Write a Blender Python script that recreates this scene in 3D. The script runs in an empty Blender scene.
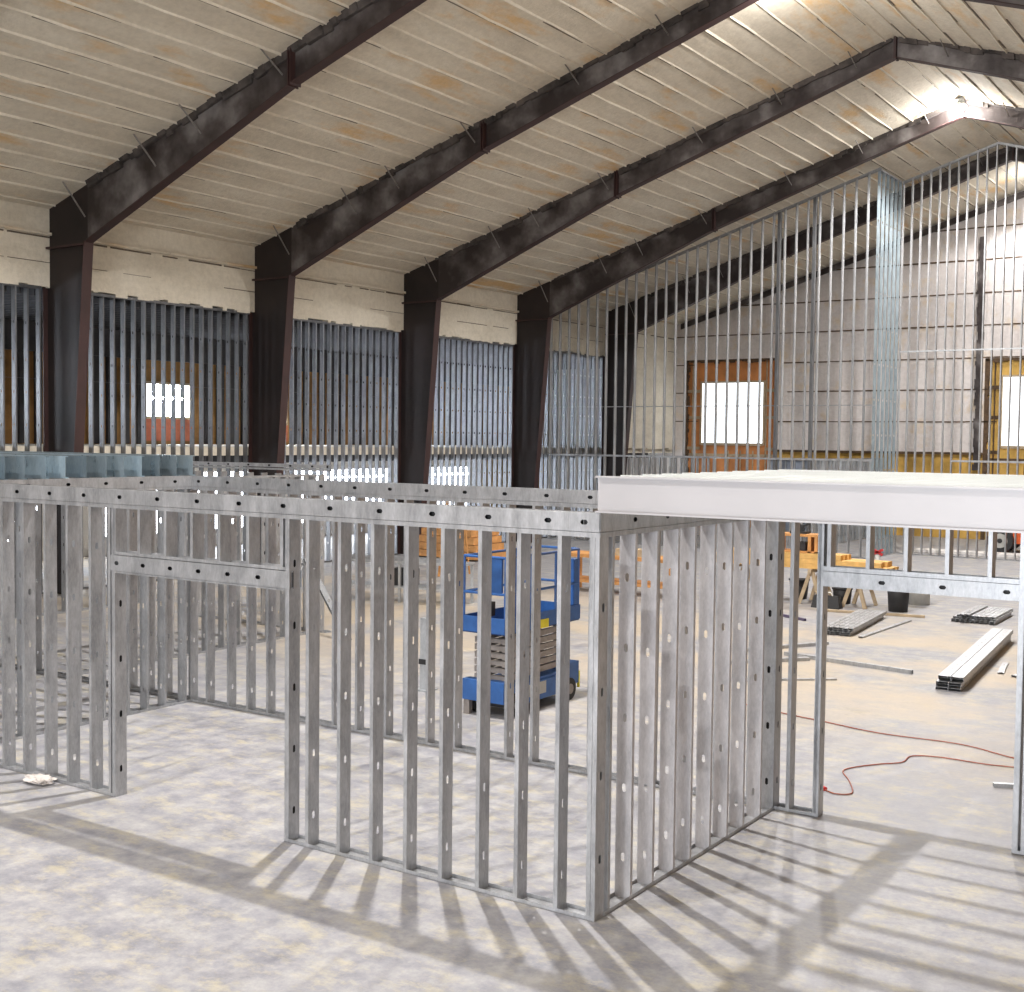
import bpy, bmesh, math, random
from mathutils import Vector, Matrix
random.seed(7)
sc = bpy.context.scene
COL = sc.collection
PI = math.pi

# ------------------------------------------------------------------ camera
CAM_H = 3.9768; PITCH, ROLL, YAW, FPX = 0.0455, 0.0111, 0.592, 1239.95
cd = bpy.data.cameras.new('camera'); cam = bpy.data.objects.new('camera', cd); COL.objects.link(cam)
cy, sy = math.cos(YAW), math.sin(YAW)
F = Vector((-sy, cy, 0)); R = Vector((cy, sy, 0)); U = Vector((0, 0, 1))
c, s = math.cos(PITCH), math.sin(PITCH)
F2 = c * F - s * U; U2 = s * F + c * U
c, s = math.cos(ROLL), math.sin(ROLL)
R3 = c * R + s * U2; U3 = -s * R + c * U2
m = Matrix((R3, U3, -F2)).transposed().to_4x4(); m.translation = Vector((0, 0, CAM_H))
cam.matrix_world = m
cd.sensor_fit = 'HORIZONTAL'; cd.sensor_width = 36.0; cd.lens = FPX / 1024 * 36.0
cd.clip_start = 0.1; cd.clip_end = 500
sc.camera = cam

# ------------------------------------------------------------------ view, world
sc.view_settings.view_transform = 'Standard'; sc.view_settings.look = 'None'
sc.view_settings.gamma = 1.0; sc.view_settings.use_curve_mapping = False
sc.view_settings.exposure = -0.22
sc.cycles.max_bounces = 8; sc.cycles.diffuse_bounces = 5; sc.cycles.glossy_bounces = 4
sc.cycles.use_denoising = True
LAMP_W = 8600.0
LAMP_Y = (-1.0, 12.9, 26.8, 40.7, 51.0)  # the farthest lamp is added out of view to brighten the end wall
LAMP_SHARE = {-1.0: .62, 12.9: 1.0, 26.8: .58, 40.7: .9, 51.0: .24}
UPLIGHT = .075            # share of a lamp that spills upward onto the roof
WINDOW_GLOW = 55.0
DOOR_FILL_W = 3000.0           # added front fill, from an opening made up behind the camera
w = bpy.data.worlds.new('world'); sc.world = w; w.use_nodes = True
bg = w.node_tree.nodes['Background']; bg.inputs[0].default_value = (0.75, 0.85, 1.0, 1); bg.inputs[1].default_value = 1.5

# ------------------------------------------------------------------ place constants (metres)
XR, ZR, SL = -10.25, 14.70, 0.31           # ridge and roof slope
XW, XE = -26.86, 6.36                      # inner side wall planes
YB, YE = -9.0, 54.10                       # building ends
FY = [12.32, 19.29, 26.25, 33.21, 40.17, 47.14]   # portal frames
Y1, Y3, X2, X5 = 8.765, 12.641, -5.027, -14.245   # near room wall planes
HS, HT = 3.227, 3.385
def roof(x): return ZR - SL * abs(x - XR)

# ------------------------------------------------------------------ materials
def newmat(name):
    m = bpy.data.materials.new(name); m.use_nodes = True
    nt = m.node_tree; b = nt.nodes['Principled BSDF']
    return m, nt, b
def N(nt, t, **kw):
    n = nt.nodes.new(t)
    for k, v in kw.items(): setattr(n, k, v)
    return n
def coords(nt, scale=(1, 1, 1), obj=True, rot=(0, 0, 0)):
    tc = N(nt, 'ShaderNodeTexCoord'); mp = N(nt, 'ShaderNodeMapping')
    if obj: nt.links.new(tc.outputs['Object'], mp.inputs[0])
    else:
        g = N(nt, 'ShaderNodeNewGeometry'); nt.links.new(g.outputs['Position'], mp.inputs[0])
    mp.inputs['Scale'].default_value = scale; mp.inputs['Rotation'].default_value = rot
    return mp.outputs[0]
def noise(nt, vec, scale, detail=4, rough=.6):
    n = N(nt, 'ShaderNodeTexNoise'); n.inputs['Scale'].default_value = scale
    n.inputs['Detail'].default_value = detail; n.inputs['Roughness'].default_value = rough
    nt.links.new(vec, n.inputs['Vector']); return n.outputs['Fac']
def ramp(nt, fac, stops):
    r = N(nt, 'ShaderNodeValToRGB'); e = r.color_ramp.elements
    while len(e) > 1: e.remove(e[-1])
    e[0].position = stops[0][0]; e[0].color = (*stops[0][1], 1)
    for p, c in stops[1:]:
        x = e.new(p); x.color = (*c, 1)
    nt.links.new(fac, r.inputs[0]); return r.outputs[0]
def mixc(nt, fac, a, b, mode='MIX'):
    m = N(nt, 'ShaderNodeMix', data_type='RGBA', blend_type=mode)
    for sock, v in ((m.inputs[0], fac), (m.inputs[6], a), (m.inputs[7], b)):
        if hasattr(v, 'links'): nt.links.new(v, sock)
        elif isinstance(v, (int, float)): sock.default_value = v
        else: sock.default_value = (*v, 1)
    return m.outputs[2]
def bump(nt, b, h, strength=.4, dist=.02):
    n = N(nt, 'ShaderNodeBump'); n.inputs['Strength'].default_value = strength; n.inputs['Distance'].default_value = dist
    nt.links.new(h, n.inputs['Height']); nt.links.new(n.outputs[0], b.inputs['Normal'])
def simple(name, col, rough=.6, metal=0.0, var=.12, scale=6.0, bmp=0.0):
    m, nt, b = newmat(name)
    v = coords(nt, obj=False)
    f = noise(nt, v, scale)
    lo = tuple(c * (1 - var) for c in col); hi = tuple(min(1, c * (1 + var)) for c in col)
    nt.links.new(ramp(nt, f, [(.3, lo), (.7, hi)]), b.inputs['Base Color'])
    b.inputs['Roughness'].default_value = rough; b.inputs['Metallic'].default_value = metal
    if bmp: bump(nt, b, noise(nt, v, scale * 5), bmp, .01)
    return m
def galv(name, lo, hi, metal, rough, streak=1.0):
    m, nt, b = newmat(name)
    v = coords(nt, (1, 1, .35 * streak), obj=False)
    f = noise(nt, v, 7, 6, .65); g = noise(nt, v, 45, 3, .7)
    ca = ramp(nt, f, [(.3, lo), (.72, hi)])
    ca = mixc(nt, .25, ca, ramp(nt, g, [(.3, tuple(c * .6 for c in lo)), (.7, hi)]), 'MIX')
    nt.links.new(ca, b.inputs['Base Color'])
    nt.links.new(ramp(nt, f, [(.2, (rough - .08,) * 3), (.8, (rough + .12,) * 3)]), b.inputs['Roughness'])
    b.inputs['Metallic'].default_value = metal
    return m
GALV = galv('galvanised_steel', (.29, .30, .315), (.56, .57, .59), .6, .40)
GALV_DARK = galv('dark_weathered_galvanised', (.10, .105, .11), (.21, .215, .225), .5, .45)  # dark tone also paints in the shade of the unlit side bays
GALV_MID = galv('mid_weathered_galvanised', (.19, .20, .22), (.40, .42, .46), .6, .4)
GALV_TALL = galv('tall_stud_galvanised', (.24, .245, .25), (.44, .45, .46), .5, .45)
GALV_TOP = simple('new_galvanised_joist', (.78, .82, .81), .42, .1, var=.04, scale=1.5)
GALV_RIM = simple('bright_front_joist', (.41, .40, .41), .45, .15, var=.05, scale=1.2)
GALV_W2 = galv('paler_galvanised', (.38, .38, .40), (.66, .65, .67), .35, .42)
GALV_BLUE = galv('bluish_galvanised_joist', (.30, .40, .47), (.52, .62, .68), .6, .35)
GALV_RET = galv('bluish_return_stud', (.22, .27, .30), (.40, .47, .51), .5, .4)
GALV_FAR = galv('weathered_galvanised', (.36, .38, .40), (.60, .62, .64), .5, .45)
GALV_DULL = galv('dull_brace_steel', (.16, .15, .14), (.36, .34, .32), .3, .6)
OVER = simple('dark_foam_overspray', (.065, .055, .05), .9, var=.7, scale=2.2)
BLACK = simple('black_plastic', (.02, .02, .022), .6)
# concrete
def concrete():
    m, nt, b = newmat('power_trowelled_concrete')
    v = coords(nt, obj=False)
    big = noise(nt, v, .35, 5, .62); mid = noise(nt, v, 2.6, 9, .74); fine = noise(nt, v, 18, 6, .8)
    base = ramp(nt, mid, [(.32, (.205, .21, .245)), (.5, (.325, .325, .35)), (.66, (.445, .44, .435))])
    dust = noise(nt, coords(nt, (1, 1.6, 1), obj=False), 2.0, 10, .78)
    yel = ramp(nt, dust, [(.50, (0, 0, 0)), (.63, (.9, .9, .9))])
    ylw = mixc(nt, .6, base, (.56, .50, .33))
    base = mixc(nt, yel, base, ylw)
    # sawdust and tan dirt tracked over the middle of the hall
    g = N(nt, 'ShaderNodeNewGeometry'); sx = N(nt, 'ShaderNodeSeparateXYZ'); nt.links.new(g.outputs['Position'], sx.inputs[0])
    mr = N(nt, 'ShaderNodeMapRange'); mr.inputs[1].default_value = 14; mr.inputs[2].default_value = 20
    nt.links.new(sx.outputs[1], mr.inputs[0])
    mr2 = N(nt, 'ShaderNodeMapRange'); mr2.inputs[1].default_value = 30; mr2.inputs[2].default_value = 25
    nt.links.new(sx.outputs[1], mr2.inputs[0])
    mu = N(nt, 'ShaderNodeMath', operation='MULTIPLY'); nt.links.new(mr.outputs[0], mu.inputs[0]); nt.links.new(mr2.outputs[0], mu.inputs[1])
    mu2 = N(nt, 'ShaderNodeMath', operation='MULTIPLY'); nt.links.new(mu.outputs[0], mu2.inputs[0])
    nt.links.new(ramp(nt, big, [(.42, (0, 0, 0)), (.56, (.75, .75, .75))]), mu2.inputs[1])
    base = mixc(nt, mu2.outputs[0], base, (.52, .43, .31))
    dark = ramp(nt, noise(nt, v, .8, 9, .8), [(.30, (.72, .72, .72)), (.45, (1, 1, 1))])
    base = mixc(nt, .8, base, dark, 'MULTIPLY')
    base = mixc(nt, .55, base, ramp(nt, fine, [(.3, (.82, .82, .82)), (.6, (1, 1, 1))]), 'MULTIPLY')
    nt.links.new(base, b.inputs['Base Color'])
    nt.links.new(ramp(nt, mid, [(.3, (.42,) * 3), (.7, (.78,) * 3)]), b.inputs['Roughness'])
    b.inputs['Specular IOR Level'].default_value = .35
    bump(nt, b, fine, .12, .01)
    return m
CONC = concrete()
def foam(name, lo, mid, hi, spot=None, stretch=(1, .25, 1), bstr=.5, sc_=1.2):
    m, nt, b = newmat(name)
    v = coords(nt, stretch, obj=False); vi = coords(nt, obj=False)
    f = noise(nt, v, sc_, 7, .7)
    col = ramp(nt, f, [(.28, lo), (.5, mid), (.72, hi)])
    if spot:
        sp = noise(nt, coords(nt, (1.5, .45, 1.5), obj=False), .8, 5, .6)
        col = mixc(nt, ramp(nt, sp, [(.55, (0, 0, 0)), (.68, (.8, .8, .8))]), col, spot)
    fine = noise(nt, vi, 7, 6, .7)
    col = mixc(nt, .5, col, ramp(nt, fine, [(.3, (.72, .72, .72)), (.6, (1, 1, 1))]), 'MULTIPLY')
    nt.links.new(col, b.inputs['Base Color']); b.inputs['Roughness'].default_value = .9
    bump(nt, b, fine, bstr, .05)
    return m
FOAM_C = foam('ceiling_spray_foam', (.52, .47, .38), (.65, .59, .48), (.74, .69, .58), (.66, .43, .19))
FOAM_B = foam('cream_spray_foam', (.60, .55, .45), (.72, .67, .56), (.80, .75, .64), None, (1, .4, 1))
FOAM_E = foam('pinkish_grey_spray_foam', (.58, .53, .51), (.68, .64, .62), (.76, .72, .71), (.66, .55, .42), (1.2, 1, .2), .4, 1.0)
def primer():
    m, nt, b = newmat('dark_primer_steel')
    v = coords(nt, obj=False)
    f = noise(nt, coords(nt, (1, 1, 1), obj=False), .9, 4, .55)
    col = ramp(nt, f, [(.42, (.028, .020, .019)), (.54, (.080, .068, .066)), (.70, (.22, .205, .20))])
    nt.links.new(col, b.inputs['Base Color']); b.inputs['Roughness'].default_value = .6
    bump(nt, b, noise(nt, v, 5, 4), .4, .05)
    return m
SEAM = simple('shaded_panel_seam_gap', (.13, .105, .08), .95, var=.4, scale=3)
PRIMER = primer()
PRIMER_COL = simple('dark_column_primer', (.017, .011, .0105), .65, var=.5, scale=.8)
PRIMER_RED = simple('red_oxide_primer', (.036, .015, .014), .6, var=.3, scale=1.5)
ORANGE_PLY = simple('orange_plywood', (.55, .22, .07), .7, var=.28, scale=1.2)
YELLOW_PLY = simple('yellow_plywood', (.55, .34, .08), .7, var=.3, scale=1.2)
AISLE_PLY = simple('brown_osb_sheathing', (.30, .16, .05), .8, var=.35, scale=1.4)
WHITE_WALL = simple('white_wall_board', (.72, .70, .68), .8, var=.08, scale=1)
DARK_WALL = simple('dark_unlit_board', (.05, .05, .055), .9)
BRICK = simple('brick_red_panel', (.45, .14, .08), .8)
CUT = simple('cut_foam_edge', (.09, .055, .03), .9, var=.4, scale=8)
LUMBER = simple('yellow_pine_lumber', (.66, .40, .13), .7, var=.2, scale=4)
LUMBER_O = simple('orange_stained_lumber', (.55, .27, .09), .7, var=.25, scale=4)
TAN_WOOD = simple('tan_weathered_wood', (.42, .33, .22), .8, var=.2, scale=5)
BLUE = simple('blue_machine_paint', (.03, .11, .33), .45, var=.2, scale=5)
BLUE_DK = simple('dark_blue_paint', (.015, .05, .16), .5, var=.2, scale=5)
ARM = simple('scissor_arm_grey', (.30, .27, .25), .5, .3, var=.2)
RUBBER = simple('black_rubber', (.03, .03, .032), .8)
YELLOW = simple('yellow_sticker', (.8, .68, .03), .5)
RED = simple('red_plastic', (.55, .03, .03), .5)
ORANGE = simple('orange_machine_paint', (.75, .13, .03), .5)
PVC = simple('white_pvc', (.78, .78, .74), .5)
GREYPLAST = simple('grey_plastic', (.42, .42, .40), .6)
CORD = simple('orange_red_rubber', (.33, .09, .05), .5)
PAPER = simple('crumpled_white_paper', (.6, .56, .53), .9)
def glow(name, col, st):
    m, nt, b = newmat(name)
    b.inputs['Base Color'].default_value = (.8, .8, .8, 1)
    b.inputs['Emission Color'].default_value = (*col, 1); b.inputs['Emission Strength'].default_value = st
    return m
PANE = glow('daylit_window_film', (.86, .95, 1.0), 2.6)
PANE_SIDE = glow('bright_daylit_window_film', (.80, .88, 1.0), WINDOW_GLOW)
PANE_LOW = glow('daylit_lower_window_film', (.86, .92, 1.0), 14.0)
LENS = glow('lamp_lens', (1, .97, .92), 40)

# ------------------------------------------------------------------ mesh helper
class MB:
    def __init__(s): s.bm = bmesh.new()
    def box(s, x0, x1, y0, y1, z0, z1):
        v = [s.bm.verts.new(p) for p in ((x0, y0, z0), (x1, y0, z0), (x1, y1, z0), (x0, y1, z0), (x0, y0, z1), (x1, y0, z1), (x1, y1, z1), (x0, y1, z1))]
        for f in ((0, 3, 2, 1), (4, 5, 6, 7), (0, 1, 5, 4), (1, 2, 6, 5), (2, 3, 7, 6), (3, 0, 4, 7)): s.bm.faces.new([v[i] for i in f])
        return s
    def hexa(s, a, b):        # two quads (lists of 4 points) joined
        v = [s.bm.verts.new(p) for p in list(a) + list(b)]
        for f in ((0, 3, 2, 1), (4, 5, 6, 7), (0, 1, 5, 4), (1, 2, 6, 5), (2, 3, 7, 6), (3, 0, 4, 7)): s.bm.faces.new([v[i] for i in f])
        return s
    def bar(s, p, q, w_, h_, up=(0, 0, 1)):
        p, q = Vector(p), Vector(q); d = (q - p).normalized(); u = Vector(up)
        if abs(d.dot(u)) > .98: u = Vector((0, 1, 0))
        a = d.cross(u).normalized() * w_ / 2; b = a.normalized().cross(d).normalized() * h_ / 2
        return s.hexa([p - a - b, p + a - b, p + a + b, p - a + b], [q - a - b, q + a - b, q + a + b, q - a + b])
    def tube(s, pts, r, n=8, cap=True):
        pts = [Vector(p) for p in pts]; rings = []
        for i, p in enumerate(pts):
            d = (pts[min(i + 1, len(pts) - 1)] - pts[max(i - 1, 0)]).normalized()
            u = Vector((0, 0, 1)) if abs(d.z) < .9 else Vector((0, 1, 0))
            a = d.cross(u).normalized(); b = a.cross(d).normalized()
            rr = r[i] if isinstance(r, (list, tuple)) else r
            rings.append([s.bm.verts.new(p + (a * math.cos(2 * PI * k / n) + b * math.sin(2 * PI * k / n)) * rr) for k in range(n)])
        for A, B in zip(rings, rings[1:]):
            for k in range(n): s.bm.faces.new((A[k], A[(k + 1) % n], B[(k + 1) % n], B[k]))
        if cap: s.bm.faces.new(rings[0][::-1]); s.bm.faces.new(rings[-1])
        return s
    def prism(s, poly, y0, y1):     # polygon in x,z extruded along y
        a = [s.bm.verts.new((x, y0, z)) for x, z in poly]; b = [s.bm.verts.new((x, y1, z)) for x, z in poly]
        s.bm.faces.new(a); s.bm.faces.new(b[::-1]); n = len(poly)
        for i in range(n): s.bm.faces.new((a[(i + 1) % n], a[i], b[i], b[(i + 1) % n]))
        return s
    def mesh(s, name, mat, smooth=False):
        bmesh.ops.recalc_face_normals(s.bm, faces=s.bm.faces[:])
        me = bpy.data.meshes.new(name); s.bm.to_mesh(me); s.bm.free()
        me.materials.append(mat)
        if smooth:
            for p in me.polygons: p.use_smooth = True
        return me
    def build(s, name, mat, parent=None, smooth=False):
        return put(name, s.mesh(name, mat, smooth), parent)
def put(name, me, parent=None, loc=(0, 0, 0), rot=(0, 0, 0)):
    o = bpy.data.objects.new(name, me); COL.objects.link(o)
    o.location = loc; o.rotation_euler = rot
    if parent: o.parent = parent
    return o
def thing(name, label, cat, loc=(0, 0, 0), rotz=0, group=None):
    o = bpy.data.objects.new(name, None); COL.objects.link(o); o.empty_display_size = .2
    o.location = loc; o.rotation_euler = (0, 0, rotz); o['label'] = label; o['category'] = cat
    if group: o['group'] = group
    return o
def tag(o, label, cat, group=None):
    o['label'] = label; o['category'] = cat
    if group: o['group'] = group
    return o
def struct(o, label=None):
    o['kind'] = 'structure'
    if label: o['label'] = label
    return o

# C-shaped section along local z: web in plane x=0 spanning y 0..web, flanges run to side*flange
def channel_mesh(name, L, web, fl, lip, mat, side=-1, holes=(), t=.0025, hw=.017, hl=.038):
    bm = bmesh.new()
    cuts = []
    for z in sorted(holes):
        if z - hl - .03 > 0 and z + hl + .03 < L: cuts.append(z)
    def face(pts): bm.faces.new([bm.verts.new(p) for p in pts])
    z0 = 0.0; yc = web / 2; c = hw * .7
    for z in cuts:
        a, b = z - hl - .02, z + hl + .02
        face([(0, 0, z0), (0, web, z0), (0, web, a), (0, yc, a), (0, 0, a)])
        face([(0, 0, a), (0, yc, a), (0, yc, z - hl), (0, yc - hw + c, z - hl), (0, yc - hw, z - hl + c), (0, yc - hw, z + hl - c), (0, yc - hw + c, z + hl), (0, yc, z + hl), (0, yc, b), (0, 0, b)])
        face([(0, yc, a), (0, web, a), (0, web, b), (0, yc, b), (0, yc, z + hl), (0, yc + hw - c, z + hl), (0, yc + hw, z + hl - c), (0, yc + hw, z - hl + c), (0, yc + hw - c, z - hl), (0, yc, z - hl)])
        z0 = b
    if cuts: face([(0, 0, z0), (0, yc, z0), (0, web, z0), (0, web, L), (0, 0, L)])
    else: face([(0, 0, 0), (0, web, 0), (0, web, L), (0, 0, L)])
    zs = [0.0] + [v for z in cuts for v in (z - hl - .02, z + hl + .02)] + [L]
    for a, b in zip(zs, zs[1:]):
        for y, dl in ((0, 1), (web, -1)):
            face([(0, y, a), (side * fl, y, a), (side * fl, y, b), (0, y, b)])
            if lip: face([(side * fl, y, a), (side * fl, y + dl * lip, a), (side * fl, y + dl * lip, b), (side * fl, y, b)])
    bmesh.ops.remove_doubles(bm, verts=bm.verts[:], dist=1e-5)
    bmesh.ops.recalc_face_normals(bm, faces=bm.faces[:])
    bmesh.ops.solidify(bm, geom=bm.faces[:], thickness=t)
    me = bpy.data.meshes.new(name); bm.to_mesh(me); bm.free(); me.materials.append(mat)
    return me
def kn(L, first=.3, step=.61): 
    out = []; z = first
    while z < L - .1: out.append(z); z += step
    return out

# ------------------------------------------------------------------ the shell
struct(MB().box(-36, 14, YB - 1, YE + 12, -.2, 0).build('floor', CONC))
def ceiling_mesh():
    mb = MB(); rb = MB()
    for sgn in (-1, 1):
        x_end = XW - .1 if sgn < 0 else XE + .1
        za, zb = roof(XR), roof(x_end)
        mb.hexa([(XR, YB, za), (x_end, YB, zb), (x_end, YE + .3, zb), (XR, YE + .3, za)],
                [(XR, YB, za + .2), (x_end, YB, zb + .2), (x_end, YE + .3, zb + .2), (XR, YE + .3, za + .2)])
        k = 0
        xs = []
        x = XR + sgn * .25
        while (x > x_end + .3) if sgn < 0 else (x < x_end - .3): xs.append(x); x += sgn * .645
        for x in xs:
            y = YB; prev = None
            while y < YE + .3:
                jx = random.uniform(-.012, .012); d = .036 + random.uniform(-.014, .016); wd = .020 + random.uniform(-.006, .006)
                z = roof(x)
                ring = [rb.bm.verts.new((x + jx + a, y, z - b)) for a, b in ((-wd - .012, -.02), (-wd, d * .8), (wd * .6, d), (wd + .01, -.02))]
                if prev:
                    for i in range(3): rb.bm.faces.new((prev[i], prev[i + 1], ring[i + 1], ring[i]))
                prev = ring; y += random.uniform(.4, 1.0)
    return mb, rb
mb, rb = ceiling_mesh()
ceil = struct(mb.build('ceiling', FOAM_C)); rb.build('seam_rib', FOAM_B, ceil)  # paler foam on the ribs paints in the lit lines along them
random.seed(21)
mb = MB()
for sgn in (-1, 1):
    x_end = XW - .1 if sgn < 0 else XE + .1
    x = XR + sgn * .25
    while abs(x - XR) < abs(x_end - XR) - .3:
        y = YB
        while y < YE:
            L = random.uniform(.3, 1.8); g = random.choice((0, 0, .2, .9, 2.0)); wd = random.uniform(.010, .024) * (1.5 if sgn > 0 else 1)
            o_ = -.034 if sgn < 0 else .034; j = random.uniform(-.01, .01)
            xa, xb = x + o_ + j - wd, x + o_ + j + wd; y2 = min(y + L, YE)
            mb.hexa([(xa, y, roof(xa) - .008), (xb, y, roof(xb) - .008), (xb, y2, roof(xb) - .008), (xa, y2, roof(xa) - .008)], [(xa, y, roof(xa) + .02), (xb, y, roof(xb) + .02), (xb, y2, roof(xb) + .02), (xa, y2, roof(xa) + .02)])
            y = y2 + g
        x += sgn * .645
mb.build('open_seam', SEAM, ceil)  # dark strips paint seam gaps together with the ribs' shade away from the ridge

# left side wall: foam band over the framed bays, ragged lower edge
mb = MB()
y = YB
while y < YE:
    y2 = min(YE, y + random.uniform(.08, .4)); zb = (7.63 if y < 47.4 else 3.62) + random.uniform(-.05, .05)
    mb.box(XW - .22, XW + random.uniform(-.002, .002), y, y2, zb, 9.62); y = y2
wl = struct(mb.build('wall_left', FOAM_B))
# eave pipe line along the band
mb = MB()
for i in range(60):
    a = YB + 1 + i
    if a > YE - 1: break
    mb.bar((XW + .06, a, 8.93 + random.uniform(-.012, .012)), (XW + .06, a + 1.02, 8.93 + random.uniform(-.012, .012)), .07, .07)
eave = struct(mb.build('trim_1', FOAM_C))
mb = MB(); y = YB + 1
while y < YE - 1:
    y2 = y + random.uniform(.3, 1.5)
    mb.box(XW - .01, XW + .012, y, y2, 8.83, 8.83 + random.uniform(.02, .05))
    if random.random() < .6: mb.box(XW - .01, XW + .008, y, y2, 8.22, 8.22 + random.uniform(.01, .025))
    y = y2 + random.choice((0, .1, .4))
mb.build('foam_seam', SEAM, wl)
struct(MB().box(XE, XE + .2, YB, YE, 0, roof(XE) + .2).build('wall_right', AISLE_PLY))
def gable(y0, y1, mat, name):
    return struct(MB().prism([(XW, 0), (XE, 0), (XE, roof(XE) + .1), (XR, ZR + .1), (XW, roof(XW) + .1)], y0, y1).build(name, mat))
mb = MB()
ADDED_DOORS = [(-7.0, 1.0)]  # opening added out of view to carry the front fill
for x0, x1, z0 in ((XW, -7.0, 0), (-7.0, 1.0, 5.2), (1.0, XE, 0)):
    mb.prism([(x0, z0), (x1, z0), (x1, roof(x1) + .1)] + ([(XR, ZR + .1)] if x0 < XR < x1 else []) + [(x0, roof(x0) + .1)], YB - .3, YB)
struct(mb.build('wall_front', FOAM_E))
for k, (a, b) in enumerate(ADDED_DOORS):
    dr = struct(bpy.data.objects.new('door_%d' % (k + 1), None)); COL.objects.link(dr)
    MB().box(a - .1, a, YB - .35, YB + .02, 0, 5.3).box(b, b + .1, YB - .35, YB + .02, 0, 5.3).box(a, b, YB - .35, YB + .02, 5.2, 5.3).build('door_frame', PRIMER, dr)
    al = bpy.data.lights.new('door_daylight', 'AREA'); al.shape = 'RECTANGLE'; al.size = b - a; al.size_y = 5.2; al.energy = DOOR_FILL_W; al.color = (.93, .96, 1)
    lo = bpy.data.objects.new('door_daylight', al); COL.objects.link(lo); lo.parent = dr; lo.location = ((a + b) / 2, YB - .15, 2.6); lo.rotation_euler = (math.radians(90), 0, 0)

# end wall: foam panels around two framed openings, bare sheathing behind
mb = MB()
O1 = (-26.37, -21.87, 7.82); O2 = (-12.60, -6.2, 7.55); ZL = 3.6
def gp(x0, x1, z0, steps=1):
    n = 1
    mb.prism([(x0, z0), (x1, z0), (x1, roof(x1) + .1)] + ([(XR, ZR + .1)] if x0 < XR < x1 else []) + [(x0, roof(x0) + .1)], YE - .14, YE)
gp(XW, O1[0], 0); gp(O1[0], O1[1], O1[2]); gp(O1[1], O2[0], ZL); gp(O2[0], O2[1], O2[2]); gp(O2[1], XE, 0)
we = struct(mb.build('wall_back', FOAM_E))
mb = MB(); mb.prism([(XW, 0), (XE, 0), (XE, roof(XE)), (XR, ZR), (XW, roof(XW))], YE + .02, YE + .12)
struct(mb.build('wall_back_sheathing', YELLOW_PLY, we))
# horizontal girt joints
mb = MB(); z = 4.94
zs_g = [4.94, 6.29, 7.61, 8.96, 10.30, 11.67, 13.0]
for z in zs_g:
    half = (ZR - z) / SL - .1
    xa, xb = max(XW, XR - half), min(XE, XR + half); x = xa
    while x < xb:
        x2 = min(xb, x + random.uniform(.5, 1.3))
        if not ((O1[0] - .1 < x < O1[1] and z < 7.8) or (O2[0] - .1 < x < O2[1] and z < 7.5)):
            mb.box(x, x2, YE - .16, YE - .13, z - random.uniform(.02, .04), z + random.uniform(.01, .03))
        x = x2
mb.box(O1[1], O2[0], YE - .17, YE - .13, ZL - .05, ZL + .05)
mb.build('girt', CUT, we)
# vertical panel joints, light foam build-up
mb = MB()
for x in [-26.0 + i * 1.22 for i in range(26)]:
    if O1[0] < x < O1[1] or O2[0] < x < O2[1]: z0 = 7.9
    else: z0 = ZL + .1
    mb.box(x - .02, x + .02, YE - .152, YE - .14, z0, roof(x) - .3)
mb.build('panel_joint', FOAM_E, we)
# the framed openings
def end_window(k, O, px0, px1, pz0, pz1, mat):
    wd = struct(bpy.data.objects.new('window_%d' % k, None)); COL.objects.link(wd)
    o = MB()
    x0, x1, zt = O
    for a, b, c_, d in ((x0, px0, 0, zt), (px1, x1, 0, zt), (px0, px1, pz1, zt), (px0, px1, 0, pz0)):
        o.box(a, b, YE - .03, YE + .01, c_, d)
    o.build('surround', mat, wd)
    f = MB()
    for a, b, c_, d in ((px0 - .09, px0, pz0 - .09, pz1 + .09), (px1, px1 + .09, pz0 - .09, pz1 + .09), (px0, px1, pz1, pz1 + .09), (px0, px1, pz0 - .12, pz0)):
        f.box(a, b, YE - .12, YE - .03, c_, d)
    f.build('window_frame', TAN_WOOD, wd)
    MB().box(px0, px1, YE - .07, YE - .05, pz0, pz1).build('pane', PANE, wd)
    st = MB()
    x = x0 + .35
    while x < x1 - .2:
        if px0 - .1 < x < px1 + .1: st.box(x, x + .05, YE - .08, YE - .03, 0, pz0 - .35)
        else: st.box(x, x + .05, YE - .08, YE - .03, 0, zt)
        x += .62
    for z in (3.6, 5.05, 6.3): 
        st.box(x0, px0 - .1, YE - .075, YE - .03, z, z + .14); st.box(px1 + .1, x1, YE - .075, YE - .03, z, z + .14)
    st.box(x0, x1, YE - .08, YE - .03, 3.3, 3.42)
    st.build('wood_framing', TAN_WOOD if k == 1 else CUT, wd)
    cu = MB()
    z = 0
    while z < zt:
        z2 = z + random.uniform(.1, .3)
        cu.box(x0 - .02, x0 + .10 + random.uniform(0, .12), YE - .16, YE - .03, z, min(zt, z2))
        z = z2
    x = x0
    while x < x1:
        x2 = x + random.uniform(.15, .4)
        cu.box(x, min(x1, x2), YE - .16, YE - .03, zt - random.uniform(.05, .17), zt + .02); x = x2
    cu.build('cut_edge', CUT, wd)
end_window(1, O1, -25.50, -22.42, 3.93, 6.74, ORANGE_PLY)
end_window(2, O2, -11.90, -8.80, 3.95, 6.78, YELLOW_PLY)
# end wall column
mb = MB(); z = 2.9
while z < 12.6:
    z2 = z + random.uniform(.1, .45); j = random.uniform(-.05, .05)
    mb.box(-12.98 + j, -12.72 + j * .6, YE - .24, YE - .13, z, min(z2, 12.6)); z = z2
tag(mb.build('end_wall_column', PRIMER), 'dark brown steel column running up the far end wall left of the right hand window', 'column')

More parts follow.
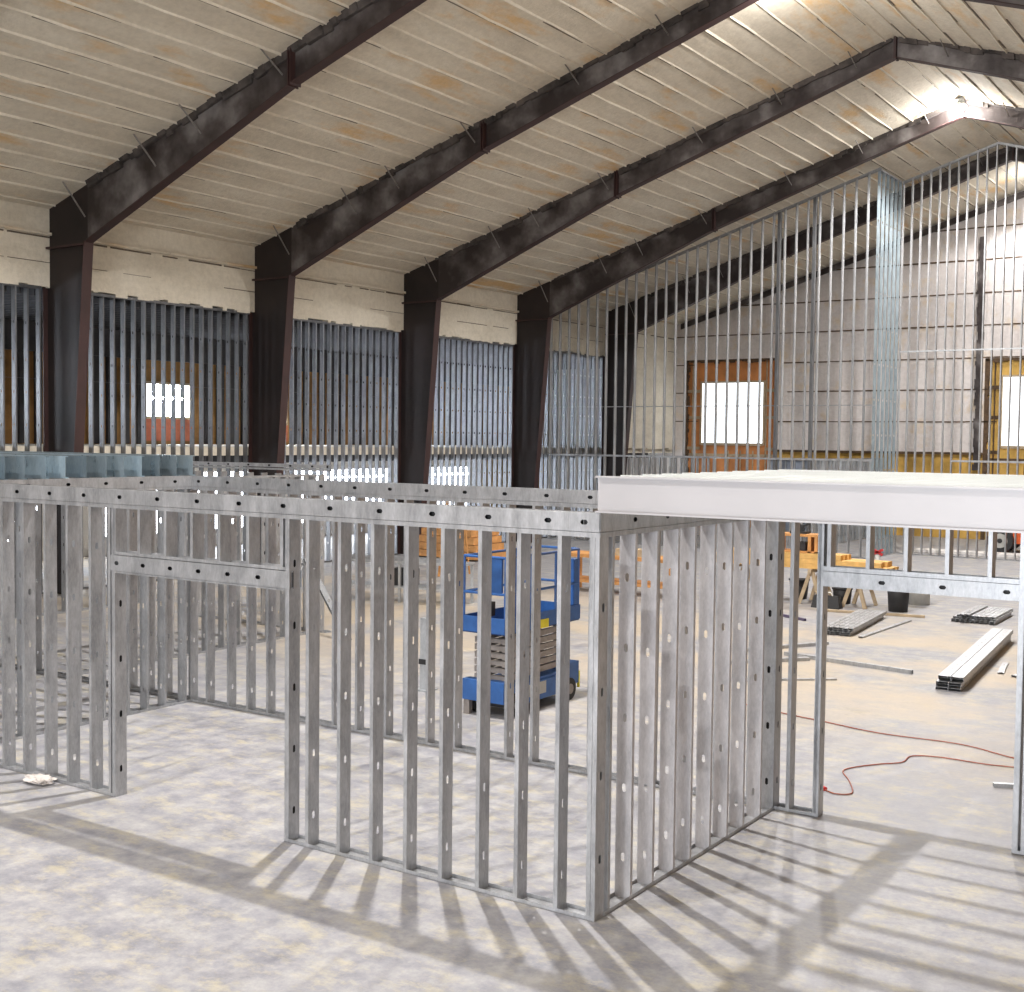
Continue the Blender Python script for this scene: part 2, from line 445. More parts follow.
# ------------------------------------------------------------------ aisle behind the side framing
XO = -34.0
wa = MB()
aw = [(28.15, 30.1, 4.62, 5.76), (33.1, 34.9, 4.5, 6.0), (41.75, 43.6, 4.4, 6.2), (15.0, 17.0, 4.5, 6.0)]
lw = [(16, 18), (22, 24), (26.0, 29.2), (29.6, 32.9), (35.3, 41.0), (44, 47)]
ys = sorted({YB, YE} | {v for a in aw for v in a[:2]})
def strips(mb, wins, za, zb, x0, x1):
    y = YB
    for (a, b, c_, d) in sorted(wins):
        mb.box(x0, x1, y, a, za, zb); mb.box(x0, x1, a, b, za, c_); mb.box(x0, x1, a, b, d, zb); y = b
    mb.box(x0, x1, y, YE, za, zb)
strips(wa, aw, 3.65, 7.8, XO - .15, XO)
wao = struct(wa.build('wall_aisle_upper', AISLE_PLY))
wb = MB(); strips(wb, [(a, b, .6, 2.7) for a, b in lw], 0, 3.65, XO - .15, XO)
struct(wb.build('wall_aisle_lower', WHITE_WALL))
k = 3
for a, b, c_, d in aw:
    wd = struct(bpy.data.objects.new('window_%d' % k, None)); COL.objects.link(wd)
    MB().box(XO - .10, XO - .08, a, b, c_, d).build('pane', PANE_SIDE, wd)
    f = MB()
    for ya, yb, za, zb in ((a - .06, a + .02, c_, d), (b - .02, b + .06, c_, d), (a - .06, b + .06, d - .02, d + .07), (a - .06, b + .06, c_ - .07, c_ + .02), ((a + b) / 2 - .02, (a + b) / 2 + .02, c_, d)):
        f.box(XO - .09, XO + .04, ya, yb, za, zb)
    f.build('window_frame', TAN_WOOD, wd)
    MB().box(XO + .0, XO + .03, a - .05, b + .05, 3.8, c_ - .07).build('panel_below', BRICK, wd)
    k += 1
for a, b in lw:
    wd = struct(bpy.data.objects.new('window_%d' % k, None)); COL.objects.link(wd)
    MB().box(XO - .10, XO - .08, a, b, .6, 2.7).build('pane', PANE_LOW, wd)
    f = MB()
    for ya, yb, za, zb in ((a - .06, a + .02, .6, 2.7), (b - .02, b + .06, .6, 2.7), (a - .06, b + .06, 2.68, 2.77), (a - .06, b + .06, .53, .62)):
        f.box(XO - .09, XO + .04, ya, yb, za, zb)
    f.build('window_frame', WHITE_WALL, wd)
    k += 1
# dark studs against the aisle wall, part of the wall's surface
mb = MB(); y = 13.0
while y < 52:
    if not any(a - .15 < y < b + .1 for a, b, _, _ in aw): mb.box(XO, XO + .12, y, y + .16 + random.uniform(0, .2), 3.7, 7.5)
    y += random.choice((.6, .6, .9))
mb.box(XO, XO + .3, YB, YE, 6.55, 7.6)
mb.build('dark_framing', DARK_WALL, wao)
MB().box(XO, XO + .03, 48.0, 53.5, .2, 3.3).build('yellow_sheathing', YELLOW_PLY, wao)
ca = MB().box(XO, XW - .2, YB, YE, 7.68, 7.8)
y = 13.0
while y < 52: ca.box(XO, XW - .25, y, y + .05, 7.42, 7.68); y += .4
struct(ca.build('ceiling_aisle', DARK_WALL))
mz = MB().box(XO, XW - .17, YB, YE, 3.42, 3.68)
mzo = struct(mz.build('floor_mezzanine', FOAM_B))
mb = MB(); y = 13.0
while y < 52: mb.box(XO, XW - .2, y, y + .05, 3.2, 3.42); y += .338 * 2
mb.build('floor_joist', DARK_WALL, mzo)
struct(MB().box(XO, XW - .3, YB - .2, YB, 0, 7.8).build('wall_aisle_front', WHITE_WALL))
struct(MB().box(XO, XW - .1, YE, YE + .2, 0, 7.8).build('wall_aisle_back', WHITE_WALL))

# ------------------------------------------------------------------ portal frames
def depth(x):
    d = abs(x - XR)
    return .52 + d * .0241 if d < 8.3 else .72 + (d - 8.3) * .0966
CLIPS = (-25.45, -22.9, -21.4, -18.9, -15.8, -13.4, -11.3, -8.9, -6.6, -4.2, -1.6)
frame_label = ['dark steel portal frame nearest the camera, its column outside the left picture edge',
 'dark steel portal frame whose column is leftmost in view, rafter leaving the top edge',
 'dark steel portal frame second in view, column behind the blue grey joist ends',
 'dark steel portal frame third in view, with its ridge joint visible near the top right',
 'dark steel portal frame at the tall stud wall, lit lamp at its ridge',
 'dark steel portal frame standing behind the tall stud wall, seen between its studs']
for i, fy in enumerate(FY):
    t = thing('steel_portal_frame', frame_label[i], 'steel frame', (0, fy, 0), 0, 'portal frames of the hall')
    mb = MB(); knee = (-25.38, 8.63)
    mb.prism([(-26.95, 0), (-26.08, 0), knee, (-25.38, roof(-25.38) + .05), (-26.95, roof(-26.95) + .05)], -.012, .012)
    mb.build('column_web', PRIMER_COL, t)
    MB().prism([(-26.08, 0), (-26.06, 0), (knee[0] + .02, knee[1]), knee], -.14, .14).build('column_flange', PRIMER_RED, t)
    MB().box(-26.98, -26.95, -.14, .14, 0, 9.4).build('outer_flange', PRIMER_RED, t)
    MB().box(-26.9, knee[0] + .03, -.13, .13, 8.55, 8.60).build('knee_stiffener', PRIMER_RED, t)
    for sgn in (-1, 1):
        xe = knee[0] if sgn < 0 else XE
        n = 34; web = MB(); 
        top = []; bot = []
        for j in range(n + 1):
            x = XR + (xe - XR) * j / n; 
            zb = roof(x) - depth(x)
            if sgn < 0 and x < knee[0]: zb = knee[1]
            top.append((x, roof(x) + .05)); bot.append((x, zb))
        for j in range(n):
            (xa, za), (xb, zb) = top[j], top[j + 1]; (xc, zc), (xd, zd) = bot[j], bot[j + 1]
            web.hexa([(xa, -.012, za), (xb, -.012, zb), (xd, -.012, zd), (xc, -.012, zc)], [(xa, .012, za), (xb, .012, zb), (xd, .012, zd), (xc, .012, zc)])
        bmesh.ops.remove_doubles(web.bm, verts=web.bm.verts[:], dist=1e-4)
        web.build('rafter_web', PRIMER, t)
        fl = MB(); x9 = knee[0] if sgn < 0 else xe
        for a, b in zip([(XR, roof(XR) - depth(XR)), (XR + sgn * 8.3, roof(XR + sgn * 8.3) - .72)], [(XR + sgn * 8.3, roof(XR + sgn * 8.3) - .72), (x9, roof(x9) - depth(x9) if sgn > 0 else knee[1])]): fl.hexa([(a[0], -.13, a[1]), (b[0], -.13, b[1]), (b[0], .13, b[1]), (a[0], .13, a[1])], [(a[0], -.13, a[1] - .02), (b[0], -.13, b[1] - .02), (b[0], .13, b[1] - .02), (a[0], .13, a[1] - .02)])
        fl.build('rafter_flange', PRIMER_RED, t)
        # torn foam lying along the rafter's top edge
        fo = MB(); x = XR + sgn * .1
        while abs(x - XR) < abs(xe - XR) - .3:
            L = random.uniform(.15, .5); x2 = x + sgn * L; d = random.uniform(.05, .17)
            yy = random.uniform(.08, .20)
            fo.hexa([(x, -yy, roof(x) + .02), (x2, -yy, roof(x2) + .02), (x2, yy, roof(x2) + .02), (x, yy, roof(x) + .02)],
                    [(x, -yy * .6, roof(x) - d), (x2, -yy * .6, roof(x2) - d), (x2, yy * .6, roof(x2) - d), (x, yy * .6, roof(x) - d)])
            x = x2 - sgn * .02
        fo.build('torn_foam_edge', OVER, t)
        sp = MB(); xs_ = XR + sgn * 8.35
        for xx in (xs_ - .035, xs_ + .035): sp.box(xx - .012, xx + .012, -.16, .16, roof(xx) - depth(xx) - .06, roof(xx) + .02)
        sp.build('splice_plate', PRIMER_RED, t)
    MB().box(XR - .03, XR + .03, -.15, .15, roof(XR) - depth(XR) - .06, ZR).build('ridge_plate', PRIMER_RED, t)
    for cx in CLIPS:
        if abs(cx - XR) < .5: continue
        for sg in (-1, 1):
            br = MB(); br.bar((cx, sg * .03, roof(cx) - depth(cx) * .55), (cx - .05, sg * .62, roof(cx) - .01), .04, .012, (1, 0, 0))
            br.build('flange_brace', GALV_DULL if (sg < 0) else PRIMER, t)

t = thing('end_wall_rafter', 'thin dark steel rafter following the roof slope along the far end wall', 'rafter', (0, YE - .30, 0))
for xa, xb in ((XW + .3, XR), (XR, XE - .2)):
    MB().hexa([(xa, -.06, roof(xa) - .33), (xb, -.06, roof(xb) - .33), (xb, .06, roof(xb) - .33), (xa, .06, roof(xa) - .33)],
              [(xa, -.06, roof(xa) - .08), (xb, -.06, roof(xb) - .08), (xb, .06, roof(xb) - .08), (xa, .06, roof(xa) - .08)]).build('rafter', PRIMER, t)

# ------------------------------------------------------------------ high bay lamps
lamp_lab = {51.0: 'high bay lamp at the ridge near the far end wall, behind the tall studs', -1.0: 'round high bay lamp at the ridge just behind the camera', 12.9: 'round high bay lamp at the ridge above the near steel room', 26.8: 'high bay lamp at the ridge above the second bay, just above the picture',
            40.7: 'round glowing high bay lamp at the ridge above the tall stud wall'}
for ly in LAMP_Y:
    t = thing('high_bay_lamp', lamp_lab[ly], 'lamp', (XR, 39.80 if ly == 40.7 else ly, 14.42 if ly == 40.7 else 14.15), 0, 'high bay lamps along the ridge')
    MB().tube([(0, 0, .10), (0, 0, .28)], [.11, .07], 20).build('lamp_housing', GALV_FAR, t, True)
    MB().tube([(0, 0, -.02), (0, 0, .10)], [.17, .11], 24).build('reflector', GALV_FAR, t, True)
    MB().tube([(0, 0, -.15), (0, 0, -.13), (0, 0, -.08), (0, 0, -.02)], [.06, .12, .16, .17], 24).build('lens', LENS, t, True)
    MB().tube([(0, 0, .28), (0, 0, .56)], .012, 6).build('hanger', BLACK, t)
    ld = bpy.data.lights.new('lamp_light', 'SPOT'); ld.energy = LAMP_W * LAMP_SHARE[ly]; ld.shadow_soft_size = .13; ld.color = (1, .965, .94)
    ld.spot_size = math.radians(152); ld.spot_blend = .30
    lo = bpy.data.objects.new('lamp_light', ld); COL.objects.link(lo); lo.parent = t; lo.location = (0, 0, -.30)
    ld = bpy.data.lights.new('lamp_spill', 'POINT'); ld.energy = LAMP_W * UPLIGHT * (.3 if ly > 45 else 1); ld.shadow_soft_size = .2; ld.color = (1, .97, .95)
    lo = bpy.data.objects.new('lamp_spill', ld); COL.objects.link(lo); lo.parent = t; lo.location = (0, 0, -.33)

# ------------------------------------------------------------------ stud walls
WEB, FL = .152, .041
def stud(parent, x, L, z0=.004, side=-1, mat=GALV, holes=None, cache={}, name='stud', wd=WEB, y0=0, fl=FL):
    hs = tuple(round(h, 3) for h in (kn(L) if holes is None else holes))
    key = (round(L, 3), side, mat.name, hs, wd, fl)
    if key not in cache: cache[key] = channel_mesh(name, L, wd, fl, .012, mat, side, hs)
    return put(name, cache[key], parent, (x, y0, z0))
# horizontal channel (track): web flat, legs up (+1) or down (-1); local x along wall
def track(parent, x0, x1, z, legs, mat=GALV, name='track', leg=.036, wd=WEB + .006, y0=-.003):
    mb = MB(); t = .003
    mb.box(x0, x1, y0, y0 + wd, z, z + t) if legs > 0 else mb.box(x0, x1, y0, y0 + wd, z - t, z)
    za, zb = (z, z + leg) if legs > 0 else (z - leg, z)
    mb.box(x0, x1, y0, y0 + t, za, zb); mb.box(x0, x1, y0 + wd - t, y0 + wd, za, zb)
    return mb.build(name, mat, parent)
# boxed header beam: punched channel on each face
def header(parent, x0, x1, z0, z1, mat=GALV, first=.25, step=.61, name='header', y0=-.004, thick=WEB + .008):
    L = x1 - x0
    hs = [h for h in kn(L, first, step)]
    me = channel_mesh(name, L, z1 - z0, .05, .012, mat, -1, hs, .0025, .020, .034)
    # local: z -> along x, y -> up, x -> thickness
    o = put(name, me, parent)
    o.matrix_local = Matrix(((0, 0, 1, x0), (-1, 0, 0, y0), (0, 1, 0, z0), (0, 0, 0, 1)))
    MB().box(x0, x1, y0 + thick - .003, y0 + thick, z0, z1).build('header_back', mat, parent)
    MB().box(x0, x1, y0 + .052, y0 + .056, z0, z1).build('header_core', BLACK, parent)  # black sheet puts in the shaded inside behind the punched holes
    return o
def boxed_post(parent, x, L, side, mat=GALV, fl=FL):
    # two nested studs closed into a box; dark knockouts on the open face
    stud(parent, x, L, side=side, mat=mat, name='jamb_post', fl=.05)
    MB().box(min(x + side * .03, x + side * .034), max(x + side * .03, x + side * .034), .006, WEB - .006, .01, L - .01).build('jamb_core', BLACK, parent)  # black sheet stands for the shade inside the box, seen through the knockouts
    MB().box(min(x + side * .052, x + side * .0555), max(x + side * .052, x + side * .0555), 0, WEB, .004, L).build('jamb_back', mat, parent)

# W1: front wall of the near room, seen face-on, with a doorway
L_ALL = HS - .01
W1 = thing('stud_wall', 'front stud wall of the near steel room, with a doorway left of its middle', 'stud wall', (-14.397, Y1, 0))
ox = -14.397
def w(x): return x - ox
XB, XC = -8.5526, -11.1522
for i in range(8): stud(W1, w(-11.55 - i * .4064 + FL), L_ALL)
stud(W1, w(-11.22 + FL), L_ALL)
stud(W1, w(-14.36) + FL, L_ALL)
# jamb left of the doorway: its web faces the opening
boxed_post(W1, w(XC) + .05, L_ALL, -1)
boxed_post(W1, w(XB) + .057, L_ALL, -1)
stud(W1, w(-8.275 + FL), L_ALL)
for i in range(7): stud(W1, w(-7.869 + i * .4064 + FL), L_ALL)
stud(W1, w(X2) - .001, L_ALL, side=-1, holes=[.5, 1.2, 1.9, 2.6]); stud(W1, w(X2) - .086, L_ALL, side=1)
track(W1, 0, w(XC) + .05, 0, 1, name='bottom_track'); track(W1, w(XB), w(X2), 0, 1, name='bottom_track')
track(W1, 0, w(X2), HS, -1, name='top_track', leg=.044)
header(W1, 0, w(X2) - .30, HS + .001, HT, first=.33)
header(W1, w(X2) - .299, w(X2) - .003, HS + .001, HT, first=.15)
# doorway lintel and the short studs above it
track(W1, w(XC) + .05, w(XB), 2.675, 1, name='sill_track', leg=.036)
header(W1, w(XC) - .01, w(XB) + .07, 2.50, 2.672, first=.1, step=.43, name='door_header', y0=-.010, thick=WEB + .02)
track(W1, w(XC) + .05, w(XB), 2.498, -1, name='lintel_track', leg=.02)
for x in (-11.13, -10.728, -10.311, -9.904, -9.498, -9.087, -8.62): stud(W1, w(x) + FL, HS - 2.69, z0=2.68, name='short_stud', holes=[])

# W2: side wall running away from the near corner; local x -> +Y, local y -> -X
W2 = thing('stud_wall', 'side stud wall of the near room, its wide punched faces toward the camera', 'stud wall', (X2, Y1 + WEB + .004, 0), PI / 2)
W2y = Y1 + WEB + .004
for yy in (9.376, 9.783, 10.20, 10.55, 10.985, 11.39, 11.79, 12.24): stud(W2, yy - W2y, L_ALL, side=1, mat=GALV_W2, holes=kn(L_ALL, .25 + .15 * random.random()))
boxed_post(W2, 12.60 - W2y, L_ALL, 1)
stud(W2, 9.02 - W2y, L_ALL, side=-1)
track(W2, 0, Y3 - W2y, 0, 1, name='bottom_track'); track(W2, 0, Y3 - W2y, HS, -1, name='top_track', leg=.044)
header(W2, -WEB - .004, Y3 - W2y, HS + .001, HT, first=.60, step=.61)
track(W2, -WEB - .002, 0, HS, -1, name='track_return', leg=.044)

# W3/W4: long rear wall line of the near rooms, open span between two jambs
W4 = thing('stud_wall', 'long rear stud wall of the near room, with a wide opening under the white joists', 'stud wall', (-14.397, Y3, 0))
for x in [-14.36 + FL, -13.95, -13.50, -13.10, -12.70, -12.29, -11.88, -11.45, -11.03, -10.52, -10.2, -9.82, -9.38, -8.98, -8.58, -8.20, -7.79, -7.39, -6.98, -6.57, -6.17, -5.76, -5.36]:
    stud(W4, w(x) + FL, L_ALL)
boxed_post(W4, w(-5.03), L_ALL, -1)
stud(W4, w(-4.93) + FL + .03, L_ALL)
stud(W4, w(-4.60), L_ALL, side=1); boxed_post(W4, w(-4.535), L_ALL, -1)
boxed_post(W4, w(-2.582), L_ALL, 1); stud(W4, w(-2.50) , L_ALL, side=1)
for x in (-2.0, -1.6, -1.2, -.8, -.4): stud(W4, w(x), L_ALL)
track(W4, 0, w(-4.535), 0, 1, name='bottom_track'); track(W4, w(-2.582), w(0), 0, 1, name='bottom_track')
track(W4, 0, w(0), HS, -1, name='top_track', leg=.05)
header(W4, 0, w(-.01), HS + .001, HT, first=.3, step=.61)
track(W4, w(-4.535), w(-2.582), 2.63, 1, name='sill_track', leg=.05)
header(W4, w(-4.535), w(-2.582), 2.47, 2.628, first=.62, step=.61, name='door_header')
for x in (-4.50, -4.087, -3.70, -3.29, -2.881): stud(W4, w(x) + FL, HS - 2.66, z0=2.64, name='short_stud', holes=[])

# W5: left cross wall of the near room
W5y = Y1 + WEB + .004
W5 = thing('stud_wall', 'left cross stud wall of the near room, below the blue grey joist ends', 'stud wall', (X5, W5y, 0), PI / 2)
for yy in (9.4, 9.8, 10.25, 10.65, 11.05, 11.46, 11.80, 12.12, 12.50): stud(W5, yy - W5y, L_ALL, side=1)
track(W5, 0, Y3 - W5y, 0, 1, name='bottom_track'); track(W5, 0, Y3 - W5y, HS, -1, name='top_track')
header(W5, 0, Y3 - W5y, HS + .001, HT, first=.35, step=.61)

# rooms left of W5: outer wall and partitions
W6 = thing('stud_wall', 'stud wall continuing left from the near room, at the left picture edge', 'stud wall', (-19.0, Y1, 0))
for i in range(11): stud(W6, .05 + i * .4064 + FL, L_ALL)
track(W6, 0, 4.58, 0, 1, name='bottom_track'); track(W6, 0, 4.58, HS, -1, name='top_track'); header(W6, 0, 4.58, HS + .001, HT)
W7 = thing('stud_wall', 'rear stud wall of the left room, beyond the stripes of joist shadow', 'stud wall', (-19.0, Y3, 0))
for i in range(11):
    if i in (4, 5): continue
    stud(W7, .05 + i * .4064 + FL, L_ALL)
track(W7, 0, 4.58, 0, 1, name='bottom_track'); track(W7, 0, 4.58, HS, -1, name='top_track'); header(W7, 0, 4.58, HS + .001, HT)
W8 = thing('stud_wall', 'outermost stud wall of the left room, far left behind the others', 'stud wall', (-19.0, W5y, 0), PI / 2)
for i in range(9): stud(W8, .2 + i * .4064, L_ALL, side=1)
track(W8, 0, Y3 - W5y, 0, 1, name='bottom_track'); track(W8, 0, Y3 - W5y, HS, -1, name='top_track')
W9 = thing('stud_wall', 'stud wall behind the near room, running back toward the side columns', 'stud wall', (-17.3, 12.82, 0), PI / 2)
for i in range(15): stud(W9, .05 + i * .4064, L_ALL, side=1, mat=GALV)
track(W9, 0, 5.85, 0, 1, name='bottom_track'); track(W9, 0, 5.85, HS, -1, name='top_track')
W10 = thing('stud_wall', 'short stud wall whose top shows just above the near room, before the second column', 'stud wall', (-21.4, 18.7, 0))
for i in range(11): stud(W10, .05 + i * .4064, L_ALL)
track(W10, 0, 4.3, 0, 1, name='bottom_track'); track(W10, 0, 4.3, HS + .1, -1, name='top_track')
header(W10, 0, 4.3, HS + .12, 3.42)
W11 = thing('stud_wall', 'stud wall at the far left, lit bluish by the side windows', 'stud wall', (-23.6, 14.0, 0), PI / 2)
for i in range(16): stud(W11, .05 + i * .4064, L_ALL, side=1)
track(W11, 0, 6.3, 0, 1, name='bottom_track'); track(W11, 0, 6.3, HS, -1, name='top_track')

# ------------------------------------------------------------------ joists
JW = .30
def joist_mesh(L, mat, web=JW, name='steel_joist'):
    me = channel_mesh(name, L, web, .05, .015, mat, -1, (), .003)
    # stand it up: length along x, web upright facing -y, flanges behind it
    M_ = Matrix(((0, 0, 1, 0), (-1, 0, 0, 0), (0, 1, 0, 0), (0, 0, 0, 1)))
    me.transform(M_); return me
jm = joist_mesh(8.2, GALV_TOP)
jm0 = joist_mesh(8.2, GALV_RIM); jm0.transform(Matrix.Scale(-1, 4, (0, 1, 0))); jm0.flip_normals()
ords = ['second', 'third', 'fourth', 'fifth', 'sixth', 'seventh', 'eighth', 'ninth', 'tenth']
for i in range(11):
    o = put('steel_joist', jm0 if i == 0 else jm, None, (-5.075 + (0 if i == 0 else .02 * random.random()), Y1 + (.046 if i == 0 else -.004 + i * .3875), HT + .004))
    lab = 'long white deep steel joist in front, resting on the near corner of the stud room' if i == 0 else \
        ('last pale steel joist at the back of the right hand deck, over the rear wall' if i == 10 else
         'pale steel joist, %s from the front of the right hand deck' % ords[i - 1])
    tag(o, lab, 'joist', 'pale joists over the right hand room')
jm2s = [joist_mesh(4.9, galv('bluish_joist_%s' % nm, tuple(c * k for c in (.30, .40, .47)), tuple(c * k for c in (.52, .62, .68)), .6, .3)) for nm, k in (('mid', 1.0), ('pale', 1.3), ('dark', .62), ('grey', .82))]
js = [9.0, 9.28, 9.55, 9.83, 10.15, 10.46, 10.78, 11.11, 11.41, 11.72, 12.05, 12.36, 12.67]
for i, yy in enumerate(js):
    o = put('steel_joist', jm2s[i % 4], None, (X5 - 4.91 + random.uniform(-.01, .01), yy, HT + .004))
    n = len(js) - 1 - i
    lab = 'blue grey joist end furthest right in the left hand row' if n == 0 else 'blue grey steel joist, %s from the right of the left hand row' % (ords + ['eleventh', 'twelfth', 'thirteenth'])[n - 1]
    tag(o, lab, 'joist', 'blue grey joists over the left hand room')

# ------------------------------------------------------------------ side framing between the columns
def side_bay(y0, y1, label, step=.338):
    GALV_DARK_ = GALV_DARK if y0 < 26 else GALV_MID  # dark steel paints the unlit near bays, paler steel the window-lit ones
    t = thing('stud_wall', label, 'stud wall', (XW - .02, y0, 0), PI / 2, 'framed bays along the left side wall')
    n = int((y1 - y0) / step); Ltop = 7.62
    for i in range(n + 1):
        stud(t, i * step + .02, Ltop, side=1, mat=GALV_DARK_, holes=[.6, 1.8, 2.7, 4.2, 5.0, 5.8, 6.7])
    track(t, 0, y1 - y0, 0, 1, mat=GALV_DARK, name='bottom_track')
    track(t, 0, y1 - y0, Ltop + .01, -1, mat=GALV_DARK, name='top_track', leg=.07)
    br = MB().box(0, y1 - y0, .05, .09, 5.35, 5.355); br.build('bridging', GALV_DARK, t)
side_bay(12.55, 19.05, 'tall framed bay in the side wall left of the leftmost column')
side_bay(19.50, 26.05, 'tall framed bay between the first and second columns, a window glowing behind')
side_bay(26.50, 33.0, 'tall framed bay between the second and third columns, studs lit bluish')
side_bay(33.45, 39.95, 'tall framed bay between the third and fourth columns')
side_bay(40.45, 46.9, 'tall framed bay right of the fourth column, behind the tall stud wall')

# ------------------------------------------------------------------ tall stud wall up to the roof
def tall_wall(x0, x1, y, step, label, boxed=(), off=.36, group=None):
    t = thing('tall_stud_wall', label, 'stud wall', (x0, y, 0), 0)
    n = int((x1 - x0) / step)
    for i in range(n + 1):
        x = x0 + i * step; L = roof(x) - off
        stud(t, x - x0, L, mat=GALV_TALL, holes=kn(L, .6, 1.22), side=-1)
    for bx in boxed:
        L = roof(bx) - off
        stud(t, bx - x0 + .05, L, mat=GALV_DARK, holes=[], side=-1, fl=.05); stud(t, bx - x0 - .055, L, mat=GALV_DARK, holes=[], side=1, fl=.05)
    track(t, -.03, x1 - x0 + .03, 0, 1, name='bottom_track', mat=GALV_TALL)
    pts = [x0 - .03] + ([XR] if x0 < XR < x1 else []) + [x1 + .03]
    for a, b in zip(pts, pts[1:]):
        mb = MB(); za, zb = roof(a) - off, roof(b) - off
        mb.hexa([(a - x0, -.004, za), (b - x0, -.004, zb), (b - x0, WEB + .004, zb), (a - x0, WEB + .004, za)], [(a - x0, -.004, za + .004), (b - x0, -.004, zb + .004), (b - x0, WEB + .004, zb + .004), (a - x0, WEB + .004, za + .004)])
        for ya in (-.004, WEB + .001):
            mb.hexa([(a - x0, ya, za - .07), (b - x0, ya, zb - .07), (b - x0, ya + .003, zb - .07), (a - x0, ya + .003, za - .07)], [(a - x0, ya, za), (b - x0, ya, zb), (b - x0, ya + .003, zb), (a - x0, ya + .003, za)])
        mb.build('sloped_top_track', GALV_TALL, t)
    return t
XT = -13.50
T1 = tall_wall(-26.6, XT, 42.2, .425, 'tall stud wall left of its corner, tops following the roof slope', boxed=(-17.05, -15.75))
MB().box(0, XT + 26.6, -.012, 0, 3.36, 3.43).build('belt_strap', GALV, T1)
MB().box(0, XT + 26.6, .06, .09, 5.28, 5.31).build('bridging', GALV, T1)
T2 = tall_wall(XT + .05, 6.2, 44.85, .317, 'tall stud wall right of the corner, set further back')
MB().box(0, 19.6, -.012, 0, 7.25, 7.30).build('belt_strap', GALV_FAR, T2)
MB().box(5.2 - 3.3, 19.6, -.012, 0, 3.36, 3.43).build('belt_strap', GALV, T2)
T3 = thing('tall_stud_wall', 'narrow tall return wall of blue grey studs at the corner', 'stud wall', (XT, 42.36, 0), PI / 2)
for i in range(6):
    L = roof(XT) - .36; stud(T3, .02 + i * .47, L, side=1, wd=.10, mat=GALV_RET, holes=kn(L, .6, 1.22))
track(T3, 0, 2.45, 0, 1, name='bottom_track'); track(T3, 0, 2.45, roof(XT) - .35, -1, name='top_track', leg=.07)

# low partitions beyond the tall wall
P1 = thing('low_stud_wall', 'low stud wall beyond the tall one, punched faces lit bluish', 'stud wall', (-16.6, 45.2, 0), PI / 2)
for i in range(21): stud(P1, .05 + i * .4064, 3.35, side=1, mat=GALV_FAR)
track(P1, 0, 8.4, 0, 1, name='bottom_track'); track(P1, 0, 8.4, 3.37, -1, name='top_track')
P2 = thing('low_stud_wall', 'low dark stud wall in the far left corner, below the pinkish foam', 'stud wall', (-26.7, 47.6, 0))
for i in range(20): stud(P2, .05 + i * .25, 3.35, mat=GALV_FAR)
track(P2, 0, 5.0, 0, 1, name='bottom_track'); track(P2, 0, 5.0, 3.37, -1, name='top_track')
P3 = thing('low_stud_wall', 'low sheet backed partition against the end wall between the two windows', 'stud wall', (-21.6, 52.6, 0))
for i in range(12): stud(P3, .05 + i * .42, 3.25, mat=GALV_FAR)
track(P3, 0, 4.8, 0, 1, name='bottom_track'); track(P3, 0, 4.8, 3.27, -1, name='top_track')
MB().box(0, 4.8, WEB + .005, WEB + .02, 0, 3.2).build('backing_sheet', simple('blue_grey_sheet', (.30, .34, .42), .6), P3)
# pale slab strip outside the tall wall
# ------------------------------------------------------------------ scissor lift
lift = thing('scissor_lift', 'small blue scissor lift parked behind the near stud room', 'scissor lift', (-10.15, 15.42, 0))
ch = MB().box(-.33, .33, -.95, .95, .20, .46).box(-.36, .36, -1.02, -.84, .22, .52).box(-.36, .36, .70, 1.05, .22, .56)
ch.box(.30, .36, -.84, .70, .14, .42)
ch.build('chassis', BLUE, lift)
for sx in (-1, 1):
    for yy in (-.72, .74):
        wh = MB().tube([(sx * .28, yy, .17), (sx * .40, yy, .17)], .17, 20).build('wheel', RUBBER, lift)
        MB().tube([(sx * .395, yy, .17), (sx * .41, yy, .17)], .08, 12).build('hub', ARM, wh)
MB().box(-.37, -.27, -.98, -.90, 0.0, .28).build('front_guard', ARM, lift)
MB().box(-.30, .30, -.80, .68, .12, .2).build('underside', BLACK, lift)
for k in range(6):
    z = .54 + k * .108
    for sx in (-1, 1):
        MB().bar((sx * .24, -.86, z), (sx * .24, .86, z + .03), .05, .085).build('scissor_arm', ARM, lift)
    cr = MB().tube([(-.26, -.80, z + .02), (.26, -.80, z + .02)], .022, 8).tube([(-.26, .80, z + .04), (.26, .80, z + .04)], .022, 8).tube([(-.28, 0, z + .02), (.30, 0, z + .02)], .025, 8)
    cr.build('cross_pin', ARM, lift)
    MB().box(-.24, .24, -.84, -.80, z - .03, z + .03).build('cross_member', ARM, lift)
MB().box(-.37, .37, -1.02, 1.02, 1.20, 1.26).build('platform_deck', BLUE_DK, lift)
tb = MB().box(-.38, -.36, -1.02, 1.02, 1.22, 1.44).box(.36, .38, -1.02, 1.02, 1.22, 1.44).box(-.38, .38, -1.04, -1.02, 1.22, 1.44).box(-.38, .38, 1.02, 1.04, 1.22, 1.44)
tb.build('toe_board', BLUE, lift)
for sx in (-1, 1):
    for yy in (-1.0, -.34, .34, 1.0): MB().tube([(sx * .36, yy, 1.24), (sx * .36, yy, 2.30)], .02, 8).build('rail_post', BLUE, lift)
    for z in (1.78, 2.30): MB().tube([(sx * .36, -1.0, z), (sx * .36, 1.0, z)], .02, 8).build('guard_rail', BLUE if z < 2 else BLUE_DK, lift)
for yy in (-1.0, 1.0):
    for z in (1.78, 2.30): MB().tube([(-.36, yy, z), (.36, yy, z)], .02, 8).build('guard_rail', BLUE, lift)
MB().tube([(-.38, -1.05, 1.3), (-.44, -1.06, 2.55)], .016, 8).build('antenna_post', BLUE_DK, lift)
MB().box(-.06, .30, -1.01, -.97, 1.80, 2.28).build('gate_panel', BLUE, lift)
